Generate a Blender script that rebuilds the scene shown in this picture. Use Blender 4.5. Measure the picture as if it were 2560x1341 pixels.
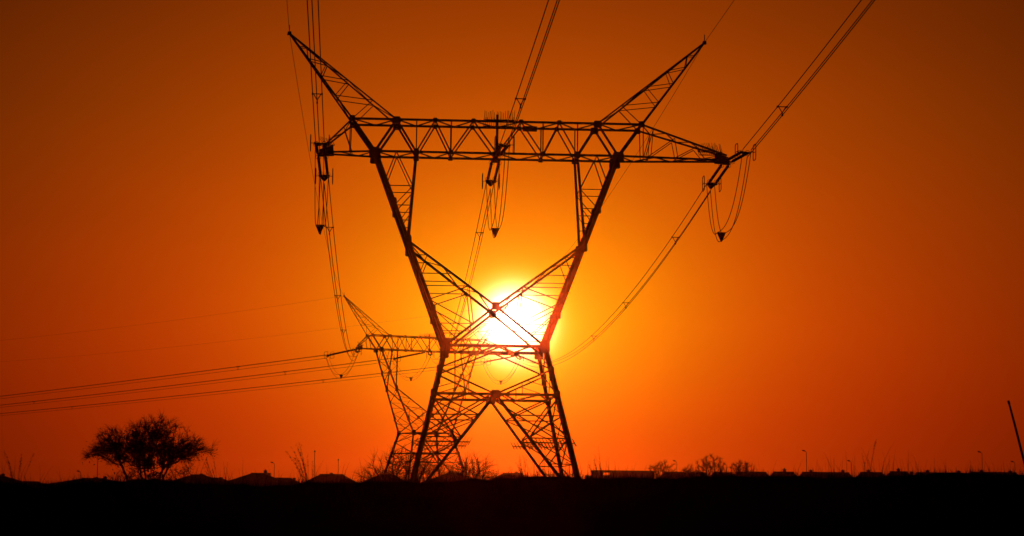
import bpy, math, random
import numpy as np
from mathutils import Vector, Matrix

scene = bpy.context.scene
for o in list(bpy.data.objects):
    bpy.data.objects.remove(o)
C = scene.collection
EYE = 1.6                      # camera height above the ground it stands on

# ------------------------------------------------------------------ camera
PITCH, ROLL, FPX = 0.1134, 0.0128, 5000.0          # FPX: focal length in photo pixels (2560 wide)
fwd = Vector((0, math.cos(PITCH), math.sin(PITCH)))
right0 = Vector((1, 0, 0)); up0 = right0.cross(fwd)
cr, sr = math.cos(ROLL), math.sin(ROLL)
RIGHT = right0 * cr + up0 * sr
UP = right0 * -sr + up0 * cr
cam_data = bpy.data.cameras.new('camera')
cam = bpy.data.objects.new('camera', cam_data); C.objects.link(cam)
m = Matrix((RIGHT, UP, -fwd)).transposed().to_4x4()
m.translation = (0, 0, EYE)
cam.matrix_world = m
cam_data.sensor_width = 36.0
cam_data.lens = FPX / 2560 * 36
cam_data.clip_start = 0.1; cam_data.clip_end = 20000
cam_data.dof.use_dof = True
cam_data.dof.focus_distance = 130
cam_data.dof.aperture_fstop = 3.6
scene.camera = cam

def at(px, py, Y):
    """world point seen at photo pixel (px, py) on the vertical plane Y metres ahead"""
    d = fwd + RIGHT * ((px - 1280) / FPX) - UP * ((py - 670.5) / FPX)
    k = Y / d.y
    return Vector((0, 0, EYE)) + d * k

def px_of(p):
    v = Vector(p) - Vector((0, 0, EYE))
    z = v.dot(fwd)
    return 1280 + FPX * v.dot(RIGHT) / z, 670.5 - FPX * v.dot(UP) / z

# ------------------------------------------------------------------ sky and sun
SUN = (fwd + RIGHT * ((1283 - 1280) / FPX) - UP * ((810 - 670.5) / FPX)).normalized()
sun_el = math.asin(SUN.z); sun_az = math.atan2(SUN.x, SUN.y)

world = bpy.data.worlds.new('World'); scene.world = world; world.use_nodes = True
nt = world.node_tree; nt.nodes.clear()
def N(kind, **kw):
    n = nt.nodes.new(kind)
    for k, v in kw.items(): setattr(n, k, v)
    return n
def math_(op, a, b=None, c=None, clamp=False):
    n = N('ShaderNodeMath', operation=op); n.use_clamp = clamp
    for i, v in enumerate((a, b, c)):
        if v is None: continue
        if isinstance(v, (int, float)): n.inputs[i].default_value = v
        else: nt.links.new(v, n.inputs[i])
    return n.outputs[0]
tc = N('ShaderNodeTexCoord')
nrm = N('ShaderNodeVectorMath', operation='NORMALIZE'); nt.links.new(tc.outputs['Generated'], nrm.inputs[0])
sep = N('ShaderNodeSeparateXYZ'); nt.links.new(nrm.outputs[0], sep.inputs[0])
X, Y_, Z = sep.outputs
az = math_('SUBTRACT', math_('ARCTAN2', X, Y_), sun_az)
el = math_('SUBTRACT', math_('ARCSINE', Z), sun_el)
ra = math_('DIVIDE', az, 0.208); re_ = math_('DIVIDE', el, 0.1424)
rr = math_('SQRT', math_('ADD', math_('MULTIPLY', ra, ra), math_('MULTIPLY', re_, re_)))
th = math_('SQRT', math_('ADD', math_('MULTIPLY', az, az), math_('MULTIPLY', el, el)))
def expfall(x, scale, power, amp):
    t = math_('POWER', math_('DIVIDE', x, scale), power)
    return math_('MULTIPLY', math_('EXPONENT', math_('MULTIPLY', t, -1.0)), amp)
# dusty air: broad aureole round the low sun, paler upwards, redder at the horizon
Rb = expfall(rr, 0.90, 1.4, 0.88)
upf = math_('MULTIPLY', math_('DIVIDE', el, 0.16), 0.09)
upf = math_('MINIMUM', math_('MAXIMUM', upf, -0.026), 0.056)
noise = N('ShaderNodeTexNoise'); noise.inputs['Scale'].default_value = 9.0; noise.inputs['Detail'].default_value = 4.0
mp = N('ShaderNodeMapping'); mp.inputs['Scale'].default_value = (1, 1, 4.0)
nt.links.new(nrm.outputs[0], mp.inputs[0]); nt.links.new(mp.outputs[0], noise.inputs['Vector'])
nz = math_('ADD', math_('MULTIPLY', noise.outputs[0], 0.10), 0.95)
low = math_('SUBTRACT', 1.0, math_('MULTIPLY', math_('SMOOTH_MIN', math_('MAXIMUM', math_('DIVIDE', el, -0.07), 0.0), 1.0, 0.3), 0.22))
Rb = math_('MULTIPLY', math_('MULTIPLY', Rb, nz), low)
Gb = math_('MULTIPLY', Rb, math_('ADD', upf, 0.092))
Gb = math_('ADD', Gb, math_('MULTIPLY', expfall(rr, 0.31, 1.5, 0.42), low))
G2 = expfall(th, 0.0142, 2.2, 5.0)
B2 = expfall(th, 0.0123, 2.2, 5.0)
Rt = math_('ADD', Rb, G2)
Gt = math_('ADD', Gb, G2)
Bt = math_('ADD', math_('MULTIPLY', Rb, 0.0015), B2)
comb = N('ShaderNodeCombineColor')
nt.links.new(Rt, comb.inputs[0]); nt.links.new(Gt, comb.inputs[1]); nt.links.new(Bt, comb.inputs[2])
sky = N('ShaderNodeTexSky', sky_type='NISHITA'); sky.sun_disc = False
sky.sun_elevation = sun_el; sky.sun_rotation = sun_az
sky.air_density = 2.0; sky.dust_density = 8.0; sky.altitude = 1500
tint = N('ShaderNodeMix', data_type='RGBA', blend_type='MULTIPLY'); tint.inputs[0].default_value = 1.0
nt.links.new(sky.outputs[0], tint.inputs[6]); tint.inputs[7].default_value = (0.004, 0.0008, 0.0001, 1)
add = N('ShaderNodeMix', data_type='RGBA', blend_type='ADD'); add.inputs[0].default_value = 1.0
nt.links.new(comb.outputs[0], add.inputs[6]); nt.links.new(tint.outputs[2], add.inputs[7])
bg = N('ShaderNodeBackground'); bg.inputs[1].default_value = 1.0
nt.links.new(add.outputs[2], bg.inputs[0])
wo = N('ShaderNodeOutputWorld'); nt.links.new(bg.outputs[0], wo.inputs[0])

sl = bpy.data.lights.new('sun', 'SUN'); sl.energy = 2.6; sl.angle = math.radians(0.53); sl.color = (1.0, 0.065, 0.006)
sun = bpy.data.objects.new('sun', sl); C.objects.link(sun)
sun.rotation_euler = (-SUN).to_track_quat('-Z', 'Y').to_euler()
sun.location = (0, 60, 60)

vs = scene.view_settings
vs.view_transform = 'Standard'; vs.look = 'None'; vs.exposure = 0.0; vs.gamma = 1.0
scene.cycles.use_denoising = True
scene.cycles.volume_bounces = 0
scene.cycles.max_bounces = 4

# ------------------------------------------------------------------ materials
def material(name, col, rough=0.7, metal=0.0, nscale=4.0, var=0.35, bump=0.1, spec=0.0):
    mt = bpy.data.materials.new(name); mt.use_nodes = True
    t = mt.node_tree; b = t.nodes['Principled BSDF']
    b.inputs['Specular IOR Level'].default_value = spec; b.inputs['Roughness'].default_value = rough; b.inputs['Metallic'].default_value = metal
    n = t.nodes.new('ShaderNodeTexNoise'); n.inputs['Scale'].default_value = nscale; n.inputs['Detail'].default_value = 5
    co = t.nodes.new('ShaderNodeTexCoord'); t.links.new(co.outputs['Object'], n.inputs['Vector'])
    r = t.nodes.new('ShaderNodeValToRGB')
    r.color_ramp.elements[0].position = .3; r.color_ramp.elements[1].position = .75
    r.color_ramp.elements[0].color = (*[c * (1 - var) for c in col], 1)
    r.color_ramp.elements[1].color = (*[c * (1 + var) for c in col], 1)
    t.links.new(n.outputs[0], r.inputs[0]); t.links.new(r.outputs[0], b.inputs['Base Color'])
    bp = t.nodes.new('ShaderNodeBump'); bp.inputs['Strength'].default_value = bump
    t.links.new(n.outputs[0], bp.inputs['Height']); t.links.new(bp.outputs[0], b.inputs['Normal'])
    return mt
STEEL = material('weathered_steel', (0.10, 0.10, 0.10), 0.75, 0.0, 2.0)
WIRE = material('aluminium_wire', (0.12, 0.12, 0.12), 0.6, 0.0, 6.0)
GLASS = material('brown_porcelain', (0.06, 0.03, 0.02), 0.5, 0.0, 8.0)
BARK = material('bark', (0.035, 0.025, 0.018), 0.95, 0.0, 6.0)
LEAF = material('dry_leaf', (0.04, 0.035, 0.015), 0.9, 0.0, 3.0)
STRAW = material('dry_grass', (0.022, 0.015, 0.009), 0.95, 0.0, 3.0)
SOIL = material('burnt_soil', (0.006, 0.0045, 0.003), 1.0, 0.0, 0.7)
ROOF = material('roof_tile', (0.05, 0.03, 0.025), 0.95, 0.0, 2.0)
WALL = material('plaster', (0.12, 0.10, 0.08), 0.95, 0.0, 1.0)
CONC = material('concrete', (0.12, 0.115, 0.105), 0.95, 0.0, 1.5)
POLE = material('galvanised_pole', (0.10, 0.10, 0.10), 0.8, 0.0, 3.0)
WOOD = material('old_wood', (0.05, 0.035, 0.025), 0.95, 0.0, 5.0)

# ------------------------------------------------------------------ helpers
def mesh(name, verts, faces, mat, smooth=False):
    me = bpy.data.meshes.new(name)
    me.from_pydata([tuple(v) for v in verts], [], faces)
    me.materials.append(mat)
    if smooth:
        me.polygons.foreach_set('use_smooth', [True] * len(me.polygons))
    me.update()
    return me
def obj(name, me, parent=None, loc=None):
    o = bpy.data.objects.new(name, me); C.objects.link(o)
    if parent is not None: o.parent = parent
    if loc is not None: o.location = loc
    return o
def empty(name, loc=(0, 0, 0), rz=0.0):
    o = bpy.data.objects.new(name, None); C.objects.link(o)
    o.location = loc; o.rotation_euler = (0, 0, rz); o.empty_display_size = 0.5
    return o
def tag(o, label, cat, group=None):
    o['label'] = label; o['category'] = cat
    if group: o['group'] = group
    return o
def frame_of(p, q):
    z = (Vector(q) - Vector(p)).normalized()
    ref = Vector((0, 0, 1)) if abs(z.z) < 0.93 else Vector((0, 1, 0))
    x = ref.cross(z).normalized(); y = z.cross(x)
    return x, y, z
def geo_bar(p, q, w):
    """steel angle section from p to q, flange width w"""
    p, q = Vector(p), Vector(q); x, y, z = frame_of(p, q); t = w * 0.3; o = w * 0.5
    sec = [(0, 0), (w, 0), (w, t), (t, t), (t, w), (0, w)]
    vs_ = [e + x * (a - o) + y * (b - o) for e in (p, q) for a, b in sec]
    fs = [(i, (i + 1) % 6, 6 + (i + 1) % 6, 6 + i) for i in range(6)] + [(5, 4, 3, 2, 1, 0), (6, 7, 8, 9, 10, 11)]
    return vs_, fs
def geo_tube(pts, rad, n=5, closed=False):
    pts = [Vector(p) for p in pts]; vs_, fs = [], []; K = len(pts)
    rads = rad if hasattr(rad, '__len__') else [rad] * K
    for i, p in enumerate(pts):
        a = pts[i - 1] if (i > 0 or closed) else p; b = pts[(i + 1) % K] if (i < K - 1 or closed) else p
        x, y, _ = frame_of(a, b)
        for k in range(n):
            t = 2 * math.pi * k / n
            vs_.append(p + (x * math.cos(t) + y * math.sin(t)) * rads[i])
    for i in range(K if closed else K - 1):
        j = (i + 1) % K
        for k in range(n):
            fs.append((i * n + k, i * n + (k + 1) % n, j * n + (k + 1) % n, j * n + k))
    if not closed:
        fs.append(tuple(range(n))[::-1]); fs.append(tuple(range((K - 1) * n, K * n)))
    return vs_, fs
def geo_box(c, s):
    c = Vector(c); hx, hy, hz = [v / 2 for v in s]
    vs_ = [c + Vector((i * hx, j * hy, k * hz)) for i in (-1, 1) for j in (-1, 1) for k in (-1, 1)]
    fs = [(0, 1, 3, 2), (4, 6, 7, 5), (0, 4, 5, 1), (2, 3, 7, 6), (0, 2, 6, 4), (1, 5, 7, 3)]
    return vs_, fs
def join(parts):
    V, F = [], []
    for v, f in parts:
        n = len(V); V += list(v); F += [tuple(i + n for i in q) for q in f]
    return V, F
def geo_prism(poly, n, t):
    """flat plate: polygon points, thickness t along n"""
    n = Vector(n).normalized() * (t / 2); k = len(poly)
    vs_ = [Vector(p) - n for p in poly] + [Vector(p) + n for p in poly]
    fs = [tuple(range(k))[::-1], tuple(range(k, 2 * k))] + [(i, (i + 1) % k, k + (i + 1) % k, k + i) for i in range(k)]
    return vs_, fs
def lerp(a, b, t):
    return Vector(a) * (1 - t) + Vector(b) * t

# ------------------------------------------------------------------ ground
def ground_h(x, y):
    # a low bank of rough ground crosses in front of the camera; flat land behind it
    s = math.exp(-((y - 30) / 9.0) ** 2)
    n = 0.022 * math.sin(x * 0.9 + 1.3) + 0.02 * math.sin(x * 2.1 + 0.4) + 0.012 * math.sin(x * 5.3 + y) + 0.01 * math.sin(x * 13.1 + 2 * y)
    base = 1.835 + 0.012 * x + n - (0.03 if x < -3 else 0.03 * max(0, min(1, (-x) / 3)))
    u = max(0.0, min(1.0, (x - 1.0) / 1.4)); base += 0.04 * u * u * (3 - 2 * u)
    base -= 0.10 * math.exp(-((x + 6.85) / 0.45) ** 2)
    return s * base + 0.02 * math.sin(x * 0.31) * math.sin(y * 0.27)
def axis(vals):
    out = []
    for a, b, n in vals: out += list(np.linspace(a, b, n, endpoint=False))
    return out
xs = axis([(-1850, -400, 12), (-400, -60, 16), (-60, -14, 16), (-14, 14, 420), (14, 60, 16), (60, 400, 16), (400, 1850, 13)])
ys = axis([(-100, 0, 12), (0, 12, 10), (12, 50, 60), (50, 160, 24), (160, 800, 24), (800, 2000, 14)])
gv = [(x, y, ground_h(x, y)) for y in ys for x in xs]
nx = len(xs)
gf = [(j * nx + i, j * nx + i + 1, (j + 1) * nx + i + 1, (j + 1) * nx + i) for j in range(len(ys) - 1) for i in range(nx - 1)]
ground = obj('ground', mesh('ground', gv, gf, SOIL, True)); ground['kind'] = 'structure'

# ------------------------------------------------------------------ pylon
# node levels in the pylon's own frame (x along the crossarm, y along the line, z above ground)
zP, zU, zN, zK, zV, zW, zM = [v + EYE for v in (30.136, 24.309, 22.190, 16.258, 12.026, 9.462, 6.344)]
xP, xU, xN, xI, xW, yB, yW = 13.76, 9.46, 7.947, 5.265, 3.16, 1.154, 3.1
kx, ky = 0.232, 0.3457          # splay of the lower legs per metre of height
def leg_pt(m, s, z): return Vector((m * (xW + kx * (zW - z)), s * (yW + ky * (zW - z)), z))
def win_pt(m, s, z):
    t = (z - zW) / (zN - zW)
    return Vector((m * (xW + (xN - xW) * t), s * (yW + (yB - yW) * t), z))
T1, T2, T3, B1 = 6.574, 4.057, 1.558, 3.0
XTL, XTR, YT = -11.41, 15.22, 0.32

def build_pylon():
    root = empty('transmission_tower')
    def bar(name, p, q, w):
        # each member has its origin at its lower end
        p, q = Vector(p), Vector(q)
        v, f = geo_bar(Vector((0, 0, 0)), q - p, w)
        return obj(name, mesh(name, v, f, STEEL), root, p)
    def plate(p, w, h, yaw90=False):
        hw, hh = w / 2, h / 2
        pts = [(-hw, -hh * .8), (-hw * .75, -hh), (hw * .75, -hh), (hw, -hh * .8), (hw * .92, hh * .7), (hw * .7, hh), (-hw * .7, hh), (-hw * .92, hh * .7)]
        poly = [Vector((0, a, b)) if yaw90 else Vector((a, 0, b)) for a, b in pts]
        v, f = geo_prism(poly, (1, 0, 0) if yaw90 else (0, 1, 0), 0.05)
        return obj('gusset_plate', mesh('gusset_plate', v, f, STEEL), root, p)
    for s in (-1, 1):
        # ---- per face (front, back)
        Cn = Vector((0, s * (yW + ky * (zW - zM)), zM)); Vn = Vector((0, s * 2.85, zV))
        Wc = Vector((0, s * yW, zW))
        bar('waist_beam', leg_pt(-1, s, zW), leg_pt(1, s, zW), 0.20)
        bar('middle_beam', leg_pt(-1, s, zM), leg_pt(1, s, zM), 0.17)
        plate(Cn + Vector((0, s * .1, 0)), .66, .52); plate(Vn + Vector((0, s * .1, 0)), .52, .5)
        for m_ in (-1, 1):
            F = leg_pt(m_, s, 0.0); W = leg_pt(m_, s, zW); M_ = leg_pt(m_, s, zM); K = win_pt(m_, s, zK)
            Nn = Vector((m_ * xN, s * yB, zN)); I = Vector((m_ * xI, s * yB, zN)); U = Vector((m_ * xU, s * yB, zU))
            bar('main_leg', F, W, 0.27)
            bar('window_leg', W, Nn, 0.27)
            bar('inner_leg', K, I, 0.16)
            bar('window_arm', K, Vn, 0.15)
            bar('window_arm', W, Vn, 0.15)
            plate(W + Vector((0, s * .12, 0)), .62, .8); plate(K + Vector((m_ * -.05, s * .1, -.1)), .45, .9)
            plate(M_ + Vector((0, s * .12, 0)), .4, .55)
            # leg splice plates
            for zz in (zW - 1.7, zW + 2.2, zK + 2.4):
                pt = leg_pt(m_, s, zz) if zz < zW else win_pt(m_, s, zz)
                plate(pt + Vector((0, s * .14, 0)), .34, .8)
            # diamond panel between waist and middle beam
            L1 = leg_pt(m_, s, zW - 1.45)
            bar('diagonal_brace', L1, Wc, 0.11); bar('diagonal_brace', L1 + Vector((0, 0, -.08)), Cn, 0.11)
            bar('redundant_brace', leg_pt(m_, s, zM + .35), lerp(L1, Cn, .45), 0.05)
            bar('redundant_brace', Vector((m_ * 1.7, Cn.y, zM)), lerp(L1, Cn, .52), 0.05)
            # big diagonal from middle of the beam to the foot, with its lacing
            foot = leg_pt(m_, s, 0.7)
            bar('foot_diagonal', foot, Cn, 0.17)
            hs = (5.9, 4.2, 2.6) if False else (zM - 1.33, zM - 2.75, zM - 4.35, zM - 6.0)
            dp = lambda z: lerp(foot, Cn, (z - foot.z) / (Cn.z - foot.z))
            prev = M_
            for i, z in enumerate(hs):
                a, b = leg_pt(m_, s, z), dp(z)
                bar('horizontal_brace', a, b, 0.075 if i < 2 else .06)
                if i == 0:
                    bar('lacing_brace', M_, b, 0.085)
                    bar('lacing_brace', lerp(M_, Cn, .93), leg_pt(m_, s, hs[1] + .25), 0.085)
                    bar('lacing_brace', M_ + Vector((0, 0, -.25)), dp(hs[1]), 0.085)
                else:
                    bar('lacing_brace', leg_pt(m_, s, hs[i - 1]), b, 0.07)
                    if i < 3: bar('lacing_brace', dp(hs[i - 1]), a, 0.06)
            # lacing of the window triangle: leg, upper arm, lower arm
            zs_ = (zK - 1.0, zK - 2.0, zK - 2.75)
            up_ = lambda z: lerp(K, Vn, (zK - z) / (zK - zV))
            for i, z in enumerate((zK - .95, zK - 2.15, zK - 2.95)):
                bar('horizontal_brace', win_pt(m_, s, z), up_(z), 0.055)
            bar('lacing_brace', win_pt(m_, s, zK - 2.15), up_(zK - .95), 0.055)
            bar('lacing_brace', win_pt(m_, s, zK - 3.85), up_(zK - 2.95), 0.065)
            lo = lambda t: lerp(W, Vn, t)
            bar('lacing_brace', win_pt(m_, s, zK - 3.85), lo(.55), 0.065)
            bar('lacing_brace', up_(zK - 2.95), lo(.55), 0.065)
            bar('horizontal_brace', win_pt(m_, s, lo(.55).z), lo(.55), 0.05)
            bar('horizontal_brace', win_pt(m_, s, lo(.3).z), lo(.3), 0.05)
            bar('lacing_brace', win_pt(m_, s, lo(.55).z + 1.0), lo(.3), 0.055)
            # lacing between window leg and inner leg
            il = lambda z: lerp(K, I, (z - zK) / (zN - zK))
            for z in (zN - 2.3, zN - 3.6, zN - 4.6):
                bar('horizontal_brace', win_pt(m_, s, z), il(z), 0.055)
            top = lerp(Nn, I, .52)
            bar('lacing_brace', win_pt(m_, s, zN - 1.9), top, 0.07)
            bar('lacing_brace', il(zN - 2.3), top, 0.06)
            bar('lacing_brace', win_pt(m_, s, zN - 3.6), il(zN - 2.3), 0.06)
            bar('lacing_brace', win_pt(m_, s, zN - 4.6), il(zN - 3.6), 0.05)
            # crossarm web
            plate(Nn + Vector((0, s * .1, -.1)), .75, .7); plate(I + Vector((0, s * .1, 0)), .38, .42); plate(U + Vector((0, s * .1, 0)), .4, .4)
            t1 = Vector((m_ * T1, s * yB, zU)); t2 = Vector((m_ * T2, s * yB, zU)); t3 = Vector((m_ * T3, s * yB, zU))
            b1 = Vector((m_ * B1, s * yB, zN)); b0 = Vector((0, s * yB, zN))
            plate(t1 + Vector((0, s * .1, -.05)), .55, .45)
            for p in (t2, t3, b1): plate(p + Vector((0, s * .08, 0)), .31, .29)
            bar('web_diagonal', U, Nn, 0.19); bar('web_diagonal', Nn, t1, 0.15); bar('web_diagonal', t1, I, 0.13)
            for a, b in ((I, t2), (t2, b1), (b1, t3), (t3, b0)): bar('web_diagonal', a, b, 0.09)
            bar('web_post', I, I + Vector((0, 0, zU - zN)), 0.07); bar('web_post', b1, b1 + Vector((0, 0, zU - zN)), 0.08)
            # earth-wire peak
            P = Vector((m_ * xP, 0, zP)); Pn = Vector((m_ * xP, s * .06, zP))
            bar('peak_chord', U, Pn, 0.11); bar('peak_chord', t1, Pn, 0.095)
            fr = (.26, .47, .66, .83)
            oc = [lerp(U, Pn, f) for f in (.27, .50, .70, .84)]; ic = [lerp(t1, Pn, f) for f in (.22, .45, .65, .84)]
            for a, b in zip(oc, ic): bar('horizontal_brace', a, b, 0.05)
            bar('lacing_brace', ic[0], U, 0.055)
            for k in range(3): bar('lacing_brace', oc[k], ic[k + 1], 0.05)
            # arm beyond the window leg
            T = Vector((XTL if m_ < 0 else XTR, s * YT, zN + .02))
            bar('arm_chord', U, T + Vector((0, 0, .3)), 0.11)
            nsub = 2 if m_ < 0 else 4
            for k in range(nsub):
                f0 = k / nsub; f1 = (k + .55) / nsub
                lowp = lerp(Nn, T, max(f0 * .92 + .22 / nsub, .02)); upp = lerp(U, T, f1)
                if k == 0: bar('web_post', Vector((U.x + m_ * .12, U.y, U.z)), Vector((U.x + m_ * .15, lerp(Nn, T, .35).y, zN)), 0.06)
                bar('lacing_brace', upp, lerp(Nn, T, min(f1 + .16, .97)), 0.05)
                if m_ > 0: bar('lacing_brace', upp, lerp(Nn, T, max(f1 - .12, .25)), 0.055)
        # chords
        bar('crossarm_chord', (-xU, s * yB, zU), (xU, s * yB, zU), 0.135)
        bar('crossarm_chord', (-xN, s * yB, zN), (xN, s * yB, zN), 0.135)
        bar('crossarm_chord', (-xN, s * yB, zN), (XTL, s * YT, zN), 0.125)
        bar('crossarm_chord', (xN, s * yB, zN), (XTR, s * YT, zN), 0.125)
        plate(Vector((0, s * (yB + .1), zN)), .42, .45)
    # ---- members joining front and back
    for z, xlist in ((zU, [-xU, -8, -T1, -5.3, -T2, -2.8, -T3, 0, T3, 2.8, T2, 5.3, T1, 8, xU]), (zN, [-xN, -6.6, -xI, -4.1, -B1, -1.5, 0, 1.5, B1, 4.1, xI, 6.6, xN])):
        for i, (a, b) in enumerate(zip(xlist[:-1], xlist[1:])):
            s = 1 if i % 2 else -1
            bar('plan_brace', (a, s * yB, z), (b, -s * yB, z), 0.07)
            if i % 2 == 0: bar('plan_brace', (a, -yB, z), (a, yB, z), 0.06)
    for xa, xb, n in ((-xN, XTL, 3), (xN, XTR, 6)):
        for k in range(n):
            s = 1 if k % 2 else -1
            f0, f1 = k / n, (k + 1) / n
            w0, w1 = yB + (YT - yB) * f0, yB + (YT - yB) * f1
            bar('plan_brace', (xa + (xb - xa) * f0, s * w0, zN), (xa + (xb - xa) * f1, -s * w1, zN), 0.075)
    for m_ in (-1, 1):
        # lacing between the two upper arm chords, and inside the peak
        T = Vector((XTL if m_ < 0 else XTR, 0, zN + .3)); n = 3 if m_ < 0 else 7
        for k in range(n):
            s = 1 if k % 2 else -1
            f0, f1 = k / n, (k + 1) / n
            a = lerp((m_ * xU, s * yB, zU), T + Vector((0, s * YT, 0)), f0); b = lerp((m_ * xU, -s * yB, zU), T + Vector((0, -s * YT, 0)), f1)
            bar('plan_brace', a, b, 0.055)
        for k, (f0, f1) in enumerate(((0, .22), (.22, .45), (.45, .65), (.65, .84))):
            s = 1 if k % 2 else -1
            P = Vector((m_ * xP, 0, zP))
            bar('lacing_brace', lerp((m_ * T1, s * yB, zU), P, f0), lerp((m_ * T1, -s * yB, zU), P, f1), 0.05)
            bar('lacing_brace', lerp((m_ * xU, -s * yB, zU), P, f0), lerp((m_ * xU, s * yB, zU), P, f1), 0.05)
        # side faces of the body and of the window columns
        zl = [zW, zW - 1.45, zM, zM - 1.33, zM - 2.75, zM - 4.35, zM - 6.0]
        for k, z in enumerate(zl):
            if k not in (1,): bar('horizontal_brace', leg_pt(m_, -1, z), leg_pt(m_, 1, z), 0.07 if k < 3 else .06)
        for k, (a, b) in enumerate(zip(zl[:-1], zl[1:])):
            s = 1 if k % 2 else -1
            bar('lacing_brace', leg_pt(m_, s, a), leg_pt(m_, -s, b), 0.08)
            if k < 5: bar('lacing_brace', leg_pt(m_, -s, a), leg_pt(m_, s, b), 0.06)
        zc = list(np.linspace(zW, zN, 9))
        for k, (a, b) in enumerate(zip(zc[:-1], zc[1:])):
            s = 1 if k % 2 else -1
            bar('lacing_brace', win_pt(m_, s, a), win_pt(m_, -s, b), 0.07)
        fa = list(np.linspace(0, 1, 6))
        for k, (a, b) in enumerate(zip(fa[:-1], fa[1:])):
            s = 1 if k % 2 else -1
            pa = lambda t, q: lerp(win_pt(m_, q, zK), (0, q * 2.85, zV), t)
            bar('lacing_brace', pa(a, s), pa(b, -s), 0.06)
        # pointed earth-wire bracket at the peak, end plate on the arm
        bar('peak_rod', (m_ * xP, 0, zP - .1), (m_ * (xP + .02), 0, zP + .55), 0.05)
        v, f = geo_prism([Vector((-.15, 0, -.13)), Vector((.14, 0, -.1)), Vector((.12, 0, .12)), Vector((-.1, 0, .1))], (0, 1, 0), .16)
        obj('peak_cap', mesh('peak_cap', v, f, STEEL), root, (m_ * xP, 0, zP))
        xt = XTL if m_ < 0 else XTR
        v, f = geo_prism([Vector((-.75 * m_, 0, -.16)), Vector((.18 * m_, 0, -.22)), Vector((.22 * m_, 0, .18)), Vector((-.7 * m_, 0, .5))], (0, 1, 0), .5)
        obj('arm_end_plate', mesh('arm_end_plate', v, f, STEEL), root, (xt, 0, zN))
    for k in range(7):
        s = 1 if k % 2 else -1
        f0, f1 = -1 + 2 * k / 7, -1 + 2 * (k + 1) / 7
        bar('plan_brace', (f0 * xW, s * yW, zW), (f1 * xW, -s * yW, zW), 0.09)
        xm = xW + kx * (zW - zM); ym = yW + ky * (zW - zM)
        bar('plan_brace', (f0 * xm, s * ym, zM), (f1 * xm, -s * ym, zM), 0.09)
    # centre post of the crossarm and the number plate
    bar('centre_post', (0, -yB + .05, zN - .1), (.0, -yB + .05, zU + .45), 0.16)
    v, f = geo_box((0, 0, 0), (.95, .03, .36)); obj('number_plate', mesh('number_plate', v, f, STEEL), root, (2.25, yB - .14, zU - .05))
    # bird guards: combs of upright rods on the top chord and on the arm ends
    sp = mesh('spike', *geo_tube([(0, 0, 0), (0, 0, .58)], [.02, .014], 4), STEEL)
    def comb(x0, x1, y, z, n, tilt, seed):
        rnd = random.Random(seed)
        v, f = geo_box((0, 0, 0), (x1 - x0, .05, .05))
        g = obj('bird_guard', mesh('bird_guard', v, f, STEEL), root, ((x0 + x1) / 2, y, z))
        for k in range(n):
            o = obj('spike', sp, g, (-(x1 - x0) / 2 + (x1 - x0) * k / (n - 1), 0, 0))
            o.rotation_euler = (rnd.uniform(-.05, .05), tilt + rnd.uniform(-.07, .07), 0); o.scale.z = rnd.uniform(.85, 1.15)
    comb(-.85, 1.1, -yB, zU + .1, 18, 0.0, 1); comb(-.85, 1.1, yB, zU + .1, 15, 0.0, 2)
    comb(13.3, 14.9, -YT - .12, zN + .5, 15, -.25, 3); comb(13.5, 15.0, YT + .12, zN + .45, 12, -.25, 4)
    comb(-11.3, -10.6, -YT - .1, zN + .45, 7, -.6, 5)
    # anti-climbing guards: spiked frames at one height round the legs
    sq = mesh('spike', *geo_tube([(0, 0, -.22), (0, 0, .34)], [.02, .012], 4), STEEL)
    for s in (-1, 1):
        for m_ in (-1, 1):
            z = zM - 3.05
            a = leg_pt(m_, s, z); xa = abs(a.x) + .35; xb = abs(a.x) - 3.0
            parts = [geo_box((0, dy, 0), (xa - xb, .05, .05)) for dy in (-.22, .22)] + [geo_box((dx, 0, 0), (.05, .44, .05)) for dx in (-(xa - xb) / 2 + .1, (xa - xb) / 2 - .1)]
            v, f = join(parts)
            g = obj('anti_climb_guard', mesh('anti_climb_guard', v, f, STEEL), root, (m_ * (xa + xb) / 2, a.y, z))
            for k in range(17):
                for dy in (-.22, .22):
                    o = obj('spike', sq, g, (-(xa - xb) / 2 + (xa - xb) * k / 16, dy, 0)); o.rotation_euler = (.3 if dy > 0 else -.3, m_ * -.5, 0)
    return root

def copy_tree(o, parent=None):
    c = o.copy(); C.objects.link(c); c.parent = parent
    for ch in o.children: copy_tree(ch, c)
    return c

NEAR = Vector((-1.131, 130.0, 0)); NEAR_RZ = 0.0458
FARX = at(1063, 1082, 311)
FAR = Vector((FARX.x, 311.0, 0)); FAR_RZ = 0.42
near = build_pylon(); near.location = NEAR; near.rotation_euler = (0, 0, NEAR_RZ)
far = copy_tree(near); far.location = FAR; far.rotation_euler = (0, 0, FAR_RZ)
tag(near, 'large near steel lattice pylon with V-shaped window in front of the sun', 'pylon', 'lattice pylons of the power line')
tag(far, 'smaller distant steel lattice pylon seen behind the near one', 'pylon', 'lattice pylons of the power line')
def tw(which, p):
    loc, rz = (NEAR, NEAR_RZ) if which == 'near' else (FAR, FAR_RZ)
    return loc + Matrix.Rotation(rz, 3, 'Z') @ Vector(p)

# ------------------------------------------------------------------ insulators, conductors, jumpers
PH = {'left': (XTL - .05, zN - .12), 'middle': (0.0, zN - .12), 'right': (XTR + .05, zN - .12)}
def attach(which, phase, side):
    x, z = PH[phase]; yb = (yB if phase == 'middle' else YT) + .05
    return tw(which, (x, side * yb, z))

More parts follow.
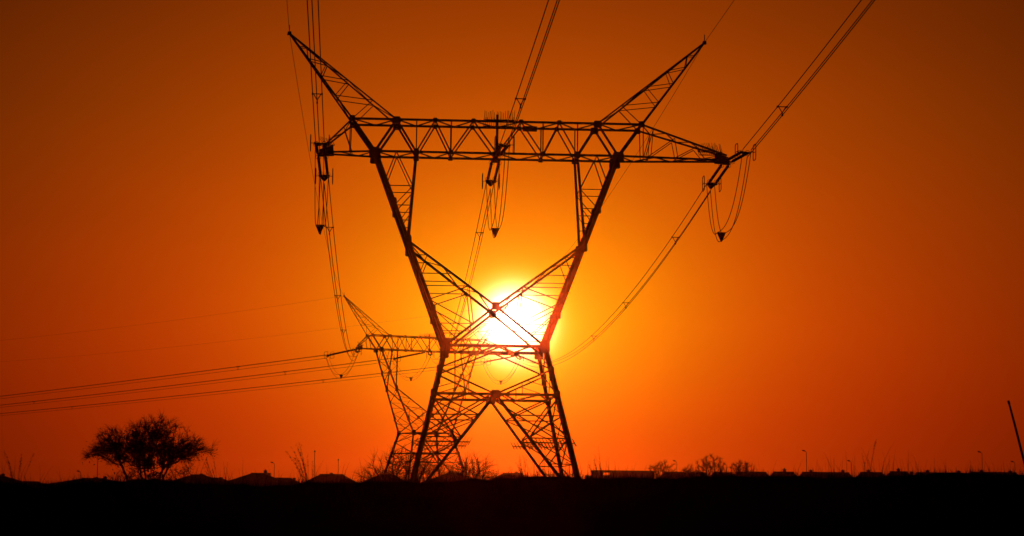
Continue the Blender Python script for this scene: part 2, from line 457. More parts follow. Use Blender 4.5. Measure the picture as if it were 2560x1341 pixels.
def lathe(prof, n=10):
    vs_, fs = [], []
    for x, r in prof:
        for k in range(n):
            t = 2 * math.pi * k / n; vs_.append(Vector((x, r * math.cos(t), r * math.sin(t))))
    for i in range(len(prof) - 1):
        for k in range(n):
            fs.append((i * n + k, i * n + (k + 1) % n, (i + 1) * n + (k + 1) % n, (i + 1) * n + k))
    fs.append(tuple(range(n))[::-1]); fs.append(tuple(range((len(prof) - 1) * n, len(prof) * n)))
    return vs_, fs
SL = 6.0            # length of a tension set, tower to yoke
prof = [(0.0, .03), (.35, .03)]
nd = 28
for k in range(nd):
    x = .4 + k * 4.6 / nd
    prof += [(x, .045), (x + .05, .098), (x + .075, .098), (x + .11, .045)]
prof += [(5.05, .03), (5.35, .03)]
INS = mesh('insulator_string', *lathe(prof), GLASS, True)
YOKE = mesh('yoke_plate', *geo_prism([Vector((5.25, -.36, 0)), Vector((5.25, .36, 0)), Vector((5.55, .36, .02)), Vector((6.0, .06, -.2)), Vector((6.0, -.06, -.2)), Vector((5.55, -.36, .02))], (0, 0, 1), .07), STEEL)
def rounded(w, h, r, n=5):
    pts = []
    for cx_, cz_, a0 in ((w / 2 - r, h / 2 - r, 0), (-w / 2 + r, h / 2 - r, 90), (-w / 2 + r, -h / 2 + r, 180), (w / 2 - r, -h / 2 + r, 270)):
        for k in range(n):
            a = math.radians(a0 + 90 * k / (n - 1)); pts.append(Vector((cx_ + r * math.cos(a), 0, cz_ + r * math.sin(a))))
    return pts
ring_v, ring_f = join([geo_tube(rounded(.75, 1.0, .16), .028, 5, True), geo_tube([(-.36, 0, 0), (.36, 0, 0)], .02, 4), geo_tube([(0, 0, 0), (0, -.24, 0)], .022, 4)])
RING = mesh('grading_ring', ring_v, ring_f, STEEL)
ARC = mesh('arcing_ring', *geo_tube([Vector((0, .17 * math.cos(t), .17 * math.sin(t))) for t in np.linspace(0, 2 * math.pi, 14)[:-1]], .016, 4, True), STEEL)
LINK = mesh('tower_link', *geo_box((.05, 0, 0), (.1, .6, .1)), STEEL)
YBAR = mesh('yoke_bar', *geo_box((5.5, 0, -.07), (.08, .72, .05)), STEEL)
def tension_set(a, d, label, group, k=1.0):
    root = empty('insulator_set', a)
    x = d.normalized(); y = Vector((0, 0, 1)).cross(x).normalized(); z = x.cross(y)
    root.rotation_euler = Matrix((x, y, z)).transposed().to_euler()
    for s in (-1, 1):
        obj('insulator_string', INS, root, (.08, s * .24, 0))
        for xx in (.4, 5.0): obj('arcing_ring', ARC, root, (xx, s * .24, 0))
        r = obj('grading_ring', RING, root, (5.5, s * .58, 0)); r.scale.y = s
    obj('yoke_plate', YOKE, root); obj('tower_link', LINK, root); obj('yoke_bar', YBAR, root)
    root.scale = (k, 1, 1)
    tag(root, label, 'insulator', group)
    return a + x * SL * k

OFF = [(-.27, .11), (.27, .11), (0, -.40)]
def wire_pts(pts, off):
    out = []
    for i, p in enumerate(pts):
        a = pts[max(i - 1, 0)]; b = pts[min(i + 1, len(pts) - 1)]
        d = b - a; d.z = 0
        if d.length < 1e-6: d = Vector((0, 1, 0))
        lat = Vector((0, 0, 1)).cross(d.normalized())
        out.append(p + lat * off[0] + Vector((0, 0, off[1])))
    return out
def spacer_mesh(solid):
    A, B, D = Vector((-.27, 0, .11)), Vector((.27, 0, .11)), Vector((0, 0, -.40))
    if solid:
        v, f = join([geo_prism([A + Vector((-.03, 0, .03)), B + Vector((.03, 0, .03)), D + Vector((.04, 0, -.08)), D + Vector((-.04, 0, -.08))], (0, 1, 0), .12)])
        return mesh('jumper_weight', v, f, STEEL)
    a, b, d = A * .72, B * .72, D * .62
    v, f = join([geo_tube([A, B], .03, 5), geo_tube([a, d], .028, 5), geo_tube([b, d], .028, 5), geo_tube([d, D], .035, 5)] +
                [geo_box(p, (.09, .2, .09)) for p in (A, B, D)])
    return mesh('spacer', v, f, STEEL)
SPACER = spacer_mesh(False); WEIGHT = spacer_mesh(True)
def bundle(name, pts, label, cat, group, rad=.03, spacers=(), solid=None):
    root = empty(name, pts[0])
    for off in OFF:
        w = wire_pts(pts, off)
        v, f = geo_tube([p - pts[0] for p in w], rad, 5)
        obj('conductor', mesh('conductor', v, f, WIRE, True), root)
    for t in spacers:
        i = min(int(t * (len(pts) - 1)), len(pts) - 2); fr = t * (len(pts) - 1) - i
        p = lerp(pts[i], pts[i + 1], fr); d = pts[i + 1] - pts[i]
        o = obj('jumper_weight' if solid else 'spacer', WEIGHT if solid else SPACER, root, p - pts[0])
        o.rotation_euler = (0, 0, math.atan2(d.y, d.x) - math.pi / 2)
    tag(root, label, cat, group)
    return root
def t_at(pts, target, ax):
    """curve parameter where the span passes the given photo row/column"""
    vals = [px_of(p)[ax] for p in pts]
    for i in range(len(vals) - 1):
        a, b = vals[i], vals[i + 1]
        if (a - target) * (b - target) <= 0 and a != b:
            return (i + (target - a) / (b - a)) / (len(vals) - 1)
    return None
def sag_line(a, b, sag, n=40):
    out = []
    for i in range(n + 1):
        t = i / n; p = lerp(a, b, t); p.z -= 4 * sag * t * (1 - t); out.append(p)
    return out

top_px = {'left': 781, 'middle': 1387, 'right': 2172}
SIDE = {'left': 'left arm tip', 'middle': 'middle of the crossarm', 'right': 'right arm tip'}
BN = {'left': 'leftmost', 'middle': 'middle', 'right': 'rightmost'}
sp_near = {'left': 240, 'middle': 252, 'right': 272}
sp_mid = {'left': (572, 742, 828), 'middle': (585, 742, 840), 'right': (597, 760, 843)}
sag_mid = {'left': 5.0, 'middle': 5.0, 'right': 5.0}
LEFTDIR = Vector((math.sin(-.66), math.cos(-.66), 0))
end_px = {'left': 993, 'middle': 1015, 'right': 1036}
sp_far = {'left': (595,), 'middle': (713, 85), 'right': (808, 180)}
for ph in ('left', 'middle', 'right'):
    # towards the camera, overhead
    a = attach('near', ph, -1)
    top = at(top_px[ph], 0, 96.6)
    d = top - a; d.z = 0; d.normalize(); d.z = -.05
    y1 = tension_set(a, d, f'insulator set facing the camera at the {SIDE[ph]} of the near pylon', 'tension insulator sets')
    h = top - y1; L = Vector((h.x, h.y, 0)).length; hd = Vector((h.x, h.y, 0)) / L
    b_ = 0.0004; a_ = (h.z - b_ * L * L) / L
    pts = [y1 + hd * s + Vector((0, 0, a_ * s + b_ * s * s)) for s in np.linspace(0, 85, 40)]
    t = t_at(pts, sp_near[ph], 1)
    bundle('conductor_bundle', pts, f'{BN[ph]} bundle of three wires rising from the near pylon over the camera', 'power line', 'conductor bundles', .028, [t] if t else [])
    # between the two pylons
    a2 = attach('near', ph, 1); f1 = attach('far', ph, -1)
    dd = f1 - a2; dd.z = 0; dd.normalize(); dn = Vector((dd.x, dd.y, -.09)); df = Vector((-dd.x, -dd.y, -.14))
    y2 = tension_set(a2, dn, f'insulator set on the sun side at the {SIDE[ph]} of the near pylon', 'tension insulator sets')
    y3 = tension_set(f1, df, f'insulator set on the near side at the {SIDE[ph]} of the distant pylon', 'tension insulator sets')
    pts = sag_line(y2, y3, sag_mid[ph])
    ts = [t_at(pts, v, 1) for v in sp_mid[ph]]
    bundle('conductor_bundle', pts, f'{BN[ph]} bundle of three wires sagging from the near pylon down to the distant pylon', 'power line', 'conductor bundles', .028, [t for t in ts if t])
    # jumper loop under the arm of the near pylon
    J = []
    bot = (a + a2) / 2; bot.z = zN - 4.9
    for i in range(29):
        u = i / 28 * 2 - 1
        p = lerp(y1, y2, i / 28); zlin = p.z
        off = bot - (y1 + y2) / 2; k_ = 1 - abs(u)
        p.x += off.x * k_ - .35 * k_ * (ph == 'right'); p.y += off.y * k_
        p.z = bot.z + (zlin - bot.z) * abs(u) ** 2.6
        J.append(p)
    bundle('jumper_loop', J, f'hanging jumper loop below the {SIDE[ph]} of the near pylon', 'jumper cable', 'jumper loops', .024, [.5], True)
    # away to the left from the distant pylon
    a3 = attach('far', ph, 1)
    dl = Vector((LEFTDIR.x, LEFTDIR.y, -.07))
    y4 = tension_set(a3, dl, f'insulator set pointing left at the {SIDE[ph]} of the distant pylon', 'tension insulator sets', 1.4)
    # end point: same direction, met at the left edge of the photo
    best = None
    for s in np.linspace(60, 400, 700):
        q = y4 + LEFTDIR * s
        if px_of(q)[0] <= 0: best = s; break
    best = best or 250
    q = y4 + LEFTDIR * best; q.z = at(0, end_px[ph], q.y).z
    L = best; b_ = 0.00003; a_ = (q.z - y4.z - b_ * L * L) / L
    pts = [y4 + LEFTDIR * s + Vector((0, 0, a_ * s + b_ * s * s)) for s in np.linspace(0, best * 1.15, 40)]
    ts = [t_at(pts, v, 0) for v in sp_far[ph]]
    bundle('conductor_bundle', pts, f'{BN[ph]} bundle of three wires running off to the left from the distant pylon', 'power line', 'conductor bundles', .03, [t for t in ts if t])
    J = []
    for i in range(29):
        u = i / 28 * 2 - 1
        p = lerp(y3, y4, i / 28); p.z = (zN - 4.2) + (p.z - (zN - 4.2)) * abs(u) ** 2.2
        J.append(p)
    bundle('jumper_loop', J, f'hanging jumper loop below the {SIDE[ph]} of the distant pylon', 'jumper cable', 'jumper loops', .024, [.5], True)

# earth wires from peak to peak
def earth(pts, label, rad=.016):
    v, f = geo_tube([p - pts[0] for p in pts], rad, 5)
    o = obj('earth_wire', mesh('earth_wire', v, f, WIRE, True)); o.location = pts[0]
    tag(o, label, 'earth wire', 'earth wires')
for m_, nm, tp in ((-1, 'left', 717), (1, 'right', 1836)):
    p = tw('near', (m_ * xP, 0, zP)); q = tw('far', (m_ * xP, 0, zP))
    top = at(tp, 0, 121.0)
    h = top - p; L = Vector((h.x, h.y, 0)).length; hd = Vector((h.x, h.y, 0)) / L
    a_ = h.z / L
    earth([p + hd * s + Vector((0, 0, a_ * s + .0003 * s * (s - L))) for s in np.linspace(0, 80, 30)], f'thin earth wire from the {nm} peak of the near pylon up over the camera')
    earth(sag_line(p, q, 3.0), f'thin earth wire from the {nm} peak of the near pylon to the distant pylon')
    best = 300
    for s in np.linspace(60, 500, 700):
        if px_of(q + LEFTDIR * s)[0] <= 0: best = s; break
    e = q + LEFTDIR * best; e.z = at(0, 852 if m_ < 0 else 905, e.y).z
    a_ = (e.z - q.z) / best
    earth([q + LEFTDIR * s + Vector((0, 0, a_ * s + .0001 * s * (s - best))) for s in np.linspace(0, best * 1.15, 30)], f'thin earth wire from the {nm} peak of the distant pylon off to the left', .011)

# ------------------------------------------------------------------ trees
def colonise(roots, pts, step, infl, kill, iters, rng):
    nodes = [np.array((0., 0., -.1))] + [np.array(r, float) + (0, 0, .5) for r in roots]; parent = [-1] + [0] * len(roots)
    att = np.array(pts)
    for _ in range(iters):
        if len(att) == 0: break
        nd_ = np.array(nodes)
        d = np.linalg.norm(att[:, None, :] - nd_[None], axis=2)
        near_i = d.argmin(1); dm = d[np.arange(len(att)), near_i]
        keep = dm > kill
        new = {}
        for a, i, dd in zip(att[keep], near_i[keep], dm[keep]):
            if dd < infl: new.setdefault(int(i), []).append((a - nd_[i]) / dd)
        att = att[keep]
        if not new: break
        for i, vs_ in new.items():
            v = np.mean(vs_, axis=0) + rng.normal(0, .12, 3)
            n = np.linalg.norm(v)
            if n < 1e-3: continue
            nodes.append(nd_[i] + v / n * step); parent.append(i)
    return nodes, parent
def skeleton_geo(nodes, parent, r_tip, expo, r_max):
    n = len(nodes); kids = [[] for _ in range(n)]
    for i, p in enumerate(parent):
        if p >= 0: kids[p].append(i)
    rad = [0.0] * n
    for i in range(n - 1, -1, -1):
        rad[i] = min((sum(rad[k] ** expo for k in kids[i]) ** (1 / expo)) if kids[i] else r_tip, r_max)
    segs = [(parent[i], i) for i in range(n) if parent[i] >= 0]
    return segs, rad, kids
def segs_mesh(name, nodes, segs, rad, mat, lo=0.0, hi=9e9, extra=None):
    V, F = [], []
    for a, b in segs:
        if not (lo <= rad[b] < hi): continue
        v, f = geo_tube([Vector(nodes[a]), Vector(nodes[b])], [rad[a] if rad[a] < rad[b] * 1.8 else rad[b] * 1.3, rad[b]], 4)
        n = len(V); V += v; F += [tuple(i + n for i in q) for q in f]
    if extra:
        n = len(V); V += extra[0]; F += [tuple(i + n for i in q) for q in extra[1]]
    return mesh(name, V, F, mat)
def make_tree(name, loc, roots, envelope, n_att, step, r_tip, r_max, seed, twigs, leaves, label, cat='tree', group=None, split=.05, twig_len=.35, clumps=(), ncl=40, csz=.4):
    rng = np.random.default_rng(seed)
    pts, cent = [], []
    while len(cent) < ncl:
        q = envelope(rng.uniform(-1, 1, 3), rng)
        if q is not None: cent.append((q, rng.uniform(.45, 1.2)))
    while len(pts) < n_att:
        c, k = cent[rng.integers(ncl)]
        pts.append(c + rng.normal(0, csz * k, 3) * np.array([1.25, 1.1, .7]))
    nodes, parent = colonise(roots, pts, step, 3.5, step * 1.6, 140, rng)
    segs, rad, kids = skeleton_geo(nodes, parent, r_tip, 2.3, r_max)
    tw_v, tw_f = [], []
    def addgeo(g):
        n = len(tw_v); tw_v.extend(g[0]); tw_f.extend([tuple(i + n for i in q) for q in g[1]])
    hub = Vector((0, 0, float(np.mean([q[2] for q in nodes])) * .55))
    thin = [i for i in range(len(nodes)) if parent[i] >= 0 and rad[i] < r_tip * 3.2]
    for i in thin:
        base = Vector(nodes[i]); dirv = (base - Vector(nodes[parent[i]])).normalized()
        for _ in range(twigs):
            d = (dirv * .9 + (base - hub).normalized() * .55 + Vector(rng.normal(0, .5, 3))).normalized(); L = twig_len * rng.uniform(.5, 1.4)
            mid = base + d * L * .5; end = mid + (d + Vector(rng.normal(0, .35, 3))).normalized() * L * .5
            addgeo(geo_tube([base, mid, end], [r_tip * .8, r_tip * .65, r_tip * .3], 3))
        for _ in range(leaves):
            c = base + Vector(rng.normal(0, twig_len * .45, 3)); s = rng.uniform(.03, .075)
            a = Vector(rng.normal(0, 1, 3)).normalized(); b = a.orthogonal().normalized()
            n = len(tw_v); tw_v.extend([c - a * s * 1.6, c + b * s * .6, c + a * s * 1.6, c - b * s * .6]); tw_f.append((n, n + 1, n + 2, n + 3))
    for c, r, k in clumps:                    # dense knots of twigs and nests
        for _ in range(k):
            u = Vector(rng.normal(0, 1, 3)).normalized() * (r * rng.uniform(.1, 1) ** .5); s = rng.uniform(.06, .16)
            p = Vector(c) + Vector((u.x, u.y, u.z * .75)); a = Vector(rng.normal(0, 1, 3)).normalized(); b = a.orthogonal().normalized()
            n = len(tw_v); tw_v.extend([p - a * s, p + b * s * .5, p + a * s, p - b * s * .5]); tw_f.append((n, n + 1, n + 2, n + 3))
    root = empty(name, loc)
    obj('trunk', segs_mesh('trunk', nodes, segs, rad, BARK, split), root)
    obj('crown', segs_mesh('crown', nodes, segs, rad, BARK, 0, split, (tw_v, tw_f)), root)
    tag(root, label, cat, group)
    return root
# broad thorn tree on the left
A0 = at(368, 1240, 140); A0.z = 0
def env_acacia(p, rng):
    x, y, z = p
    zz = (z + 1) / 2
    # flattened dome, undercut below, reaching out sideways
    r = math.sqrt(x * x + y * y)
    top = 4.1 + 2.35 * (1 - r ** 2.6) + .2 * math.sin(5 * math.atan2(y, x) + 1) * r
    low = 2.1 + 2.0 * r ** .8
    if r > 1 or low > top: return None
    return np.array([x * 3.85 - .05, y * 3.4, low + (top + .1 - low) * zz])
make_tree('thorn_tree', A0, [(-.35, 0, 0), (.4, .1, 0), (-.75, -.2, 0), (.1, -.3, 0), (.55, -.2, 0), (-.1, .4, 0)], env_acacia, 1900, .16, .011, .24, 9, 5, 1,
          'broad flat-topped thorn tree standing alone at the left', 'tree', None, .045, .58,
          [((.45, 0, 5.5), .5, 260), ((-1.0, .2, 5.5), .36, 150), ((-1.0, -.2, 4.7), .6, 150), ((-2.2, 0, 4.7), .42, 130), ((-.35, .1, 4.6), .7, 200), ((1.2, 0, 4.5), .8, 220), ((1.9, .2, 4.2), .7, 150), ((.1, 0, 3.4), .6, 170), ((-.5, 0, 3.8), .6, 150), ((1.2, .1, 3.6), .6, 150), ((2.7, 0, 4.5), .5, 80), ((-1.9, 0, 3.9), .5, 80), ((.5, 0, 2.6), .55, 150)], 130, .36)
# bare shrubs behind the foot of the near pylon
def env_bush(rx, ry, z0, z1, pw=1.0):
    def e(p, rng):
        x, y, z = p
        if x * x + y * y + z * z > 1: return None
        return np.array([x * rx, y * ry, (z0 + z1) / 2 + z * (z1 - z0) / 2])
    return e
for k, (px, top, w, D, lab) in enumerate(((985, 1130, 2.3, 165, 'bare spreading shrub behind the left leg of the near pylon'),
                                         (1075, 1158, 2.0, 172, 'low bare shrub between the left leg and the foot diagonal of the near pylon'),
                                         (1180, 1140, 1.4, 165, 'thin bare shrub right of the foot of the distant pylon'))):
    p = at(px, 1240, D); p.z = 0; zt = at(px, top, D).z
    make_tree('bare_shrub', p, [(-.3, 0, 0), (.3, 0, 0), (0, .3, 0), (-.1, -.2, 0)], env_bush(w, 1.8, .8, zt, 1), 620 if k != 1 else 480, .18, .012, .11, 20 + k, 4, 0, lab, 'shrub', 'bare shrubs by the pylons', .05, .7, (), 34, .42)
for k, (px, top, w, D, lab) in enumerate(((1658, 1156, 1.6, 335, 'small twiggy tree beside the flat-roofed building'),
                                         (1776, 1140, 2.3, 335, 'tallest rounded tree above the right-hand roofs'),
                                         (1852, 1150, 1.9, 338, 'rounded tree right of the tallest one above the roofs'),
                                         (1722, 1168, 1.3, 338, 'small low tree left of the tallest rounded tree'))):
    p = at(px, 1240, D); p.z = 0; zt = at(px, top, D).z
    make_tree('rounded_tree', p, [(0, 0, 0), (.2, 0, 0)], env_bush(w, w, 3.2, zt), 520, .24, .016, .16, 40 + k, 6, 3, lab, 'tree', 'trees among the right-hand houses', .05, .55, (), 70, .4)
# low scrub along the ground by the right legs
for k, (px, top, w, D, lab) in enumerate(((1390, 1172, 1.5, 150, 'low scrub around the right-hand feet of the near pylon'),
                                         (455, 1165, 1.1, 128, 'low bare bush at the right foot of the thorn tree'),
                                         (312, 1185, .8, 128, 'low bush at the left foot of the thorn tree'))):
    p = at(px, 1240, D); p.z = 0; zt = at(px, top, D).z
    make_tree('low_bush', p, [(-.3, 0, 0), (.3, 0, 0), (0, .2, 0)], env_bush(w, 1.0, .6, zt), 260, .17, .011, .06, 60 + k, 3, 1, lab, 'bush', None, .04, .45, (), 22, .3)

# ------------------------------------------------------------------ houses
def house(x0, x1, yr, D, chim, label, run=70, depth=9.0, drop=36):
    """hip-roofed house: ridge seen from px x0 to x1 at row yr, D metres away"""
    L = at(x0, yr, D); R_ = at(x1, yr, D); zr = (L.z + R_.z) / 2
    k = D / FPX
    w = (R_.x - L.x); ow = w / 2 + run * k; ze = max(zr - drop * k, 2.6); hd = depth / 2
    cx_ = (L.x + R_.x) / 2
    root = empty('house', (cx_, D, 0))
    v, f = geo_box((0, 0, ze / 2), (2 * ow - 1.2, depth - 1.2, ze)); obj('wall', mesh('wall', v, f, WALL), root)
    e0 = ze - .02
    rv = [(-ow, -hd, e0), (ow, -hd, e0), (ow, hd, e0), (-ow, hd, e0), (-w / 2, 0, zr), (w / 2, 0, zr), (-ow, -hd, e0 - .16), (ow, -hd, e0 - .16), (ow, hd, e0 - .16), (-ow, hd, e0 - .16)]
    rf = [(0, 1, 5, 4), (1, 2, 5), (2, 3, 4, 5), (3, 0, 4), (0, 6, 7, 1), (1, 7, 8, 2), (2, 8, 9, 3), (3, 9, 6, 0), (9, 8, 7, 6)]
    roof = obj('roof', mesh('roof', rv, rf, ROOF), root)
    v, f = geo_tube([(-w / 2 - .1, 0, zr + .02), (w / 2 + .1, 0, zr + .02)], .11, 6); obj('ridge_cap', mesh('ridge_cap', v, f, ROOF), roof)
    for cpx, ch in chim:
        c = at(cpx, yr, D).x - cx_
        v, f = join([geo_box((0, 0, 0), (.55, .55, 1.4)), geo_box((0, 0, .7), (.7, .7, .12)), geo_tube([(0, 0, .7), (0, 0, .7 + ch * .5)], .12, 6)])
        obj('chimney', mesh('chimney', v, f, CONC), roof, (c, .4, zr - .75 + ch))
    tag(root, label, 'house', 'houses along the skyline')
H = [(-30, 8, 1189, 372, [(6, .3)], 'house cut off by the left edge with a chimney', 60),
     (58, 95, 1205, 405, [], 'low roof second from the left edge', 26),
     (205, 262, 1197, 380, [(240, .25), (262, .4)], 'hip-roofed house with two chimneys left of the thorn tree', 85),
     (330, 420, 1201, 410, [], 'low roof seen behind the trunk of the thorn tree', 60),
     (478, 512, 1188, 376, [(503, .25)], 'hip-roofed house just right of the thorn tree', 82),
     (528, 556, 1196, 400, [(551, .2)], 'lower roof between the two taller houses right of the thorn tree', 52),
     (628, 660, 1184, 374, [(663, .55), (672, .1)], 'tall hip-roofed house with a stout chimney left of the seeding grass', 92),
     (690, 728, 1196, 404, [(735, .1)], 'low roof right of the tall chimney house', 50),
     (800, 858, 1187, 378, [(828, .3)], 'house with a long level ridge left of the pylons', 62),
     (945, 985, 1188, 380, [], 'house roof behind the left bare shrub', 70),
     (1120, 1152, 1183, 376, [(1140, .1)], 'hip-roofed house behind the foot of the distant pylon', 95),
     (1258, 1304, 1184, 374, [(1291, .3)], 'hip-roofed house framed between the legs of the near pylon', 70),
     (1660, 1765, 1182, 376, [(1692, .1), (1720, .35)], 'house right of the flat-roofed building', 30),
     (1785, 1830, 1182, 404, [], 'house behind the rounded trees', 30),
     (1842, 1915, 1181, 380, [(1868, .3)], 'house right of the rounded trees', 26),
     (1934, 1984, 1181, 374, [(1962, .55)], 'short-ridged house with one tall chimney, left of the tall street lamp', 28),
     (2006, 2122, 1182, 382, [(2028, .4), (2108, .45)], 'long roof with two chimneys under the tall street lamp', 26),
     (2152, 2205, 1182, 378, [(2172, .45)], 'roof with one chimney below the tall seed stalk', 28),
     (2226, 2268, 1180, 398, [(2247, .55)], 'slightly higher roof with a central chimney right of the seed stalk', 30),
     (2292, 2404, 1183, 380, [(2280, .2), (2320, .45), (2398, .4)], 'long roof with several chimneys in the right-hand row', 26),
     (2428, 2540, 1182, 384, [(2455, .4), (2527, .35)], 'last house of the row before the leaning pole', 30)]
for x0, x1, yr, D, ch, lab, run in H: house(x0, x1, yr, D, ch, lab, run)

# flat-roofed building with an open bay
def flat_building():
    D = 388; k = D / FPX
    p0 = at(1480, 1176, D); p1 = at(1634, 1178, D); zt = p0.z; w = p1.x - p0.x
    root = empty('flat_building', ((p0.x + p1.x) / 2, D, 0))
    ox0 = at(1507, 1180, D).x - root.location.x; ox1 = at(1525, 1180, D).x - root.location.x
    zo0 = at(1516, 1188.5, D).z; zo1 = at(1516, 1180.5, D).z
    for yy in (-2.5, 2.5):
        parts = [geo_box(((-w / 2 + ox0) / 2, yy, zt / 2 - .2), (ox0 + w / 2, .25, zt - .4)), geo_box(((ox1 + w / 2) / 2, yy, zt / 2 - .2), (w / 2 - ox1, .25, zt - .4)),
                 geo_box(((ox0 + ox1) / 2, yy, zo0 / 2), (ox1 - ox0, .25, zo0)), geo_box(((ox0 + ox1) / 2, yy, (zo1 + zt - .4) / 2), (ox1 - ox0, .25, zt - .4 - zo1))]
        obj('wall', mesh('wall', *join(parts), WALL), root)
    for xx in (-w / 2 + .13, w / 2 - .13):
        obj('end_wall', mesh('end_wall', *geo_box((xx, 0, zt / 2 - .2), (.25, 4.7, zt - .4)), WALL), root)
    obj('roof_slab', mesh('roof_slab', *geo_box((0, 0, zt - .2), (w + .3, 5.8, .38)), CONC), root)
    ann = at(1463, 1189, D); aw = p0.x - ann.x
    obj('annex', mesh('annex', *geo_box((-w / 2 - aw / 2 - .02, 0, ann.z / 2), (aw, 4.0, ann.z)), WALL), root)
    tag(root, 'flat-roofed building with a small see-through opening right of the near pylon', 'building')
flat_building()

# ------------------------------------------------------------------ street lamps
HEAD = mesh('lamp_head', *join([geo_prism([Vector((-.95, 0, -.1)), Vector((-.55, 0, -.16)), Vector((0, 0, -.06)), Vector((0, 0, .06)), Vector((-.5, 0, .12)), Vector((-.95, 0, .02))], (0, 1, 0), .34)]), POLE)
def lamp(px, top, D, label, arm=True, ):
    p = at(px, top, D); h = p.z
    root = empty('street_lamp', (p.x, D, 0))
    obj('pole', mesh('pole', *geo_tube([(0, 0, 0), (0, 0, h)], [.075, .05], 8), POLE), root)
    if arm:
        obj('arm', mesh('arm', *geo_tube([(0, 0, h - .05), (-.1, 0, h + .1), (-.3, 0, h + .2), (-.42, 0, h + .26)], .05, 6), POLE), root)
        o = obj('lamp_head', HEAD, root, (-.25, 0, h + .2)); o.scale = (.66, .9, 1.0); o.rotation_euler = (0, .38, 0)
    else:
        obj('lamp_head', mesh('lamp_head', *join([geo_tube([(0, 0, h), (0, 0, h + .12), (0, 0, h + .3), (0, 0, h + .36)], [.06, .17, .14, .05], 8)]), POLE), root)
    tag(root, label, 'street lamp', 'street lamps along the skyline')
lamp(202, 1182, 430, 'short street lamp at the far left, left of the two-chimney roof')
lamp(245, 1140, 400, 'thin tall post seen through the left branches of the thorn tree', False)
lamp(686, 1160, 440, 'street lamp right of the stout-chimney house')
lamp(787, 1131, 400, 'tall post beside the clump of seeding grass', False)
lamp(846, 1152, 430, 'post above the right end of the long level ridge', False)
lamp(1424, 1160, 460, 'small street lamp seen between the right legs of the near pylon')
lamp(1692, 1156, 430, 'street lamp between the small twiggy tree and the tallest rounded tree')
lamp(2016, 1131, 400, 'tallest street lamp of the right-hand row')
lamp(2128, 1156, 440, 'short street lamp right of the tallest lamp')
lamp(2455, 1134, 400, 'tall street lamp above the last house on the right')
lamp(2537, 1158, 440, 'short street lamp next to the right edge beside the leaning pole')

# leaning pole at the right edge
pb = at(2592, 1275, 40.0); pt = at(2521, 1003, 40.0)
gz = ground_h(pb.x, 40.0)
dirp = (pt - pb).normalized(); base = pb - dirp * max((pb.z - gz + .3) / dirp.z, 0)
lp = empty('leaning_pole', base)
v, f = geo_tube([lerp(Vector((0, 0, 0)), pt - base, t) + Vector((.004 * math.sin(9 * t), 0, 0)) for t in np.linspace(0, 1, 8)], [.028, .027, .026, .025, .025, .024, .023, .02], 8)
obj('shaft', mesh('shaft', v, f, WOOD, True), lp)
v, f = geo_tube([pt - base - dirp * .06, pt - base + dirp * .01], [.026, .024], 8); obj('tip_band', mesh('tip_band', v, f, STEEL), lp)
tag(lp, 'thin dark pole leaning left, cut by the right edge of the picture', 'pole')

# ------------------------------------------------------------------ grass
def blades(n, seed, hfun, yr=(22, 36), xr=(-10.5, 10.5), wid=.0035):
    rng = np.random.default_rng(seed); V, F = [], []
    for _ in range(n):
        y = rng.uniform(*yr); x = rng.uniform(*xr) * (y / 28 + .1)
        h = hfun(x / y * FPX + 1280, rng)
        if h <= 0: continue
        z = ground_h(x, y) - .02; lean = rng.normal(0, .22); ly = rng.normal(0, .15); w = wid * rng.uniform(.6, 1.4)
        p = Vector((x, y, z)); b = len(V)
        for t in (0, .45, .8, 1.0):
            c = p + Vector((lean * h * t * t, ly * h * t * t, h * t)); ww = w * (1 - t * .85)
            V += [c - Vector((ww, 0, 0)), c + Vector((ww, 0, 0))]
        F += [(b, b + 1, b + 3, b + 2), (b + 2, b + 3, b + 5, b + 4), (b + 4, b + 5, b + 7, b + 6)]
    return V, F
def short(px, rng): return rng.uniform(.03, .10) + .09 * rng.random() ** 4 + (.06 * rng.random() if 60 < px < 220 else 0)
def tall(px, rng):
    k = .5 + .5 * math.sin(px * .013 + 1.0) * math.sin(px * .0047 + .5)
    if px < 120 or 880 < px < 1020 or 1200 < px < 1520 or 2040 < px < 2240 or 470 < px < 620: k += .5
    return (.12 + .30 * rng.random() ** 1.6) * (.5 + .6 * k)
v, f = blades(16000, 7, short, (25, 33))
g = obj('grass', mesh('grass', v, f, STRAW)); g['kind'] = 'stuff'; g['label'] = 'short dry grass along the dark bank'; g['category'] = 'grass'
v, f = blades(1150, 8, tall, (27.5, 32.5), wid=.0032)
g = obj('tall_grass', mesh('tall_grass', v, f, STRAW)); g['kind'] = 'stuff'; g['label'] = 'tall thin dry grass stalks against the glow'; g['category'] = 'grass'

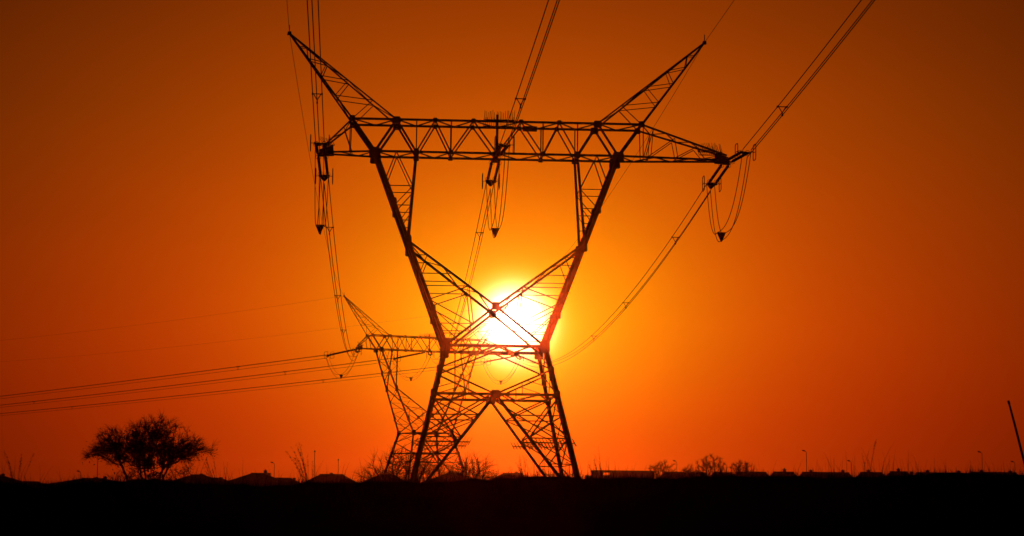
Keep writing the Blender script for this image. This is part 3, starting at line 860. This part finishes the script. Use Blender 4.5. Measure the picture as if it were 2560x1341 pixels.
def seed_clump(px, top, n, spread, lean0, seed, label, Y=27.0, droop=.2):
    rng = np.random.default_rng(seed)
    b = at(px, 1215, Y); b.z = ground_h(b.x, Y) - .02
    root = empty('seed_grass', b)
    H_ = at(px, top, Y).z - b.z
    sv, sf = [], []; hv, hf = [], []
    for k in range(n):
        h = H_ * rng.uniform(.55, 1.0); dx = rng.normal(0, spread); lean = lean0 + rng.normal(0, .13); dy = rng.normal(0, .1)
        pts = [Vector((dx * .5 + lean * h * t ** 1.7, dy * t, h * t)) for t in (0, .35, .7, 1.0)]
        gq = geo_tube(pts, [.003, .0028, .0022, .0014], 3); o_ = len(sv); sv += gq[0]; sf += [tuple(i + o_ for i in q) for q in gq[1]]
        d = (pts[-1] - pts[-2]).normalized()
        for j in range(26):
            t = rng.uniform(-.22, .14) * .55; c = pts[-1] + d * t + Vector(rng.normal(0, .006, 3)); s = rng.uniform(.006, .013)
            a = (d + Vector(rng.normal(0, .5, 3))).normalized(); q_ = a.orthogonal().normalized() * s * .3; o_ = len(hv)
            hv += [c - a * s, c + q_, c + a * s, c - q_]; hf.append((o_, o_ + 1, o_ + 2, o_ + 3))
    obj('stems', mesh('stems', sv, sf, STRAW), root)
    obj('seed_heads', mesh('seed_heads', hv, hf, STRAW), root)
    tag(root, label, 'grass clump', 'clumps of seeding grass')
seed_clump(768, 1118, 17, .05, -.22, 1, 'tall clump of seeding grass leaning left, left of the pylons')
seed_clump(1312, 1150, 8, .05, -.12, 2, 'small clump of seeding grass between the legs of the near pylon')
seed_clump(1274, 1152, 3, .02, -.02, 3, 'few stiff seed stalks above the left slope of the roof between the pylon legs')
seed_clump(2172, 1108, 3, .02, -.06, 4, 'single tall seed stalk standing over the right-hand roofs')
seed_clump(545, 1150, 7, .06, -.3, 5, 'leaning grass stalks right of the thorn tree')
seed_clump(40, 1112, 6, .05, .02, 6, 'tall thin stalks at the left edge')
seed_clump(1500, 1150, 6, .08, -.2, 7, 'thin leaning stalks left of the flat-roofed building')

# ------------------------------------------------------------------ haze in the evening air
hz = bpy.data.materials.new('haze'); hz.use_nodes = True
t = hz.node_tree; t.nodes.clear()
pv = t.nodes.new('ShaderNodeVolumePrincipled'); out = t.nodes.new('ShaderNodeOutputMaterial')
pv.inputs['Color'].default_value = (.95, .93, .90, 1); pv.inputs['Density'].default_value = 3.2e-5; pv.inputs['Anisotropy'].default_value = 0.985
t.links.new(pv.outputs[0], out.inputs['Volume'])
v, f = geo_box((0, 950, 16.5), (3800, 2200, 35.5))
haze = obj('haze', mesh('haze', v, f, hz)); haze['kind'] = 'stuff'
haze['label'] = 'thin dusty evening air'; haze['category'] = 'haze'
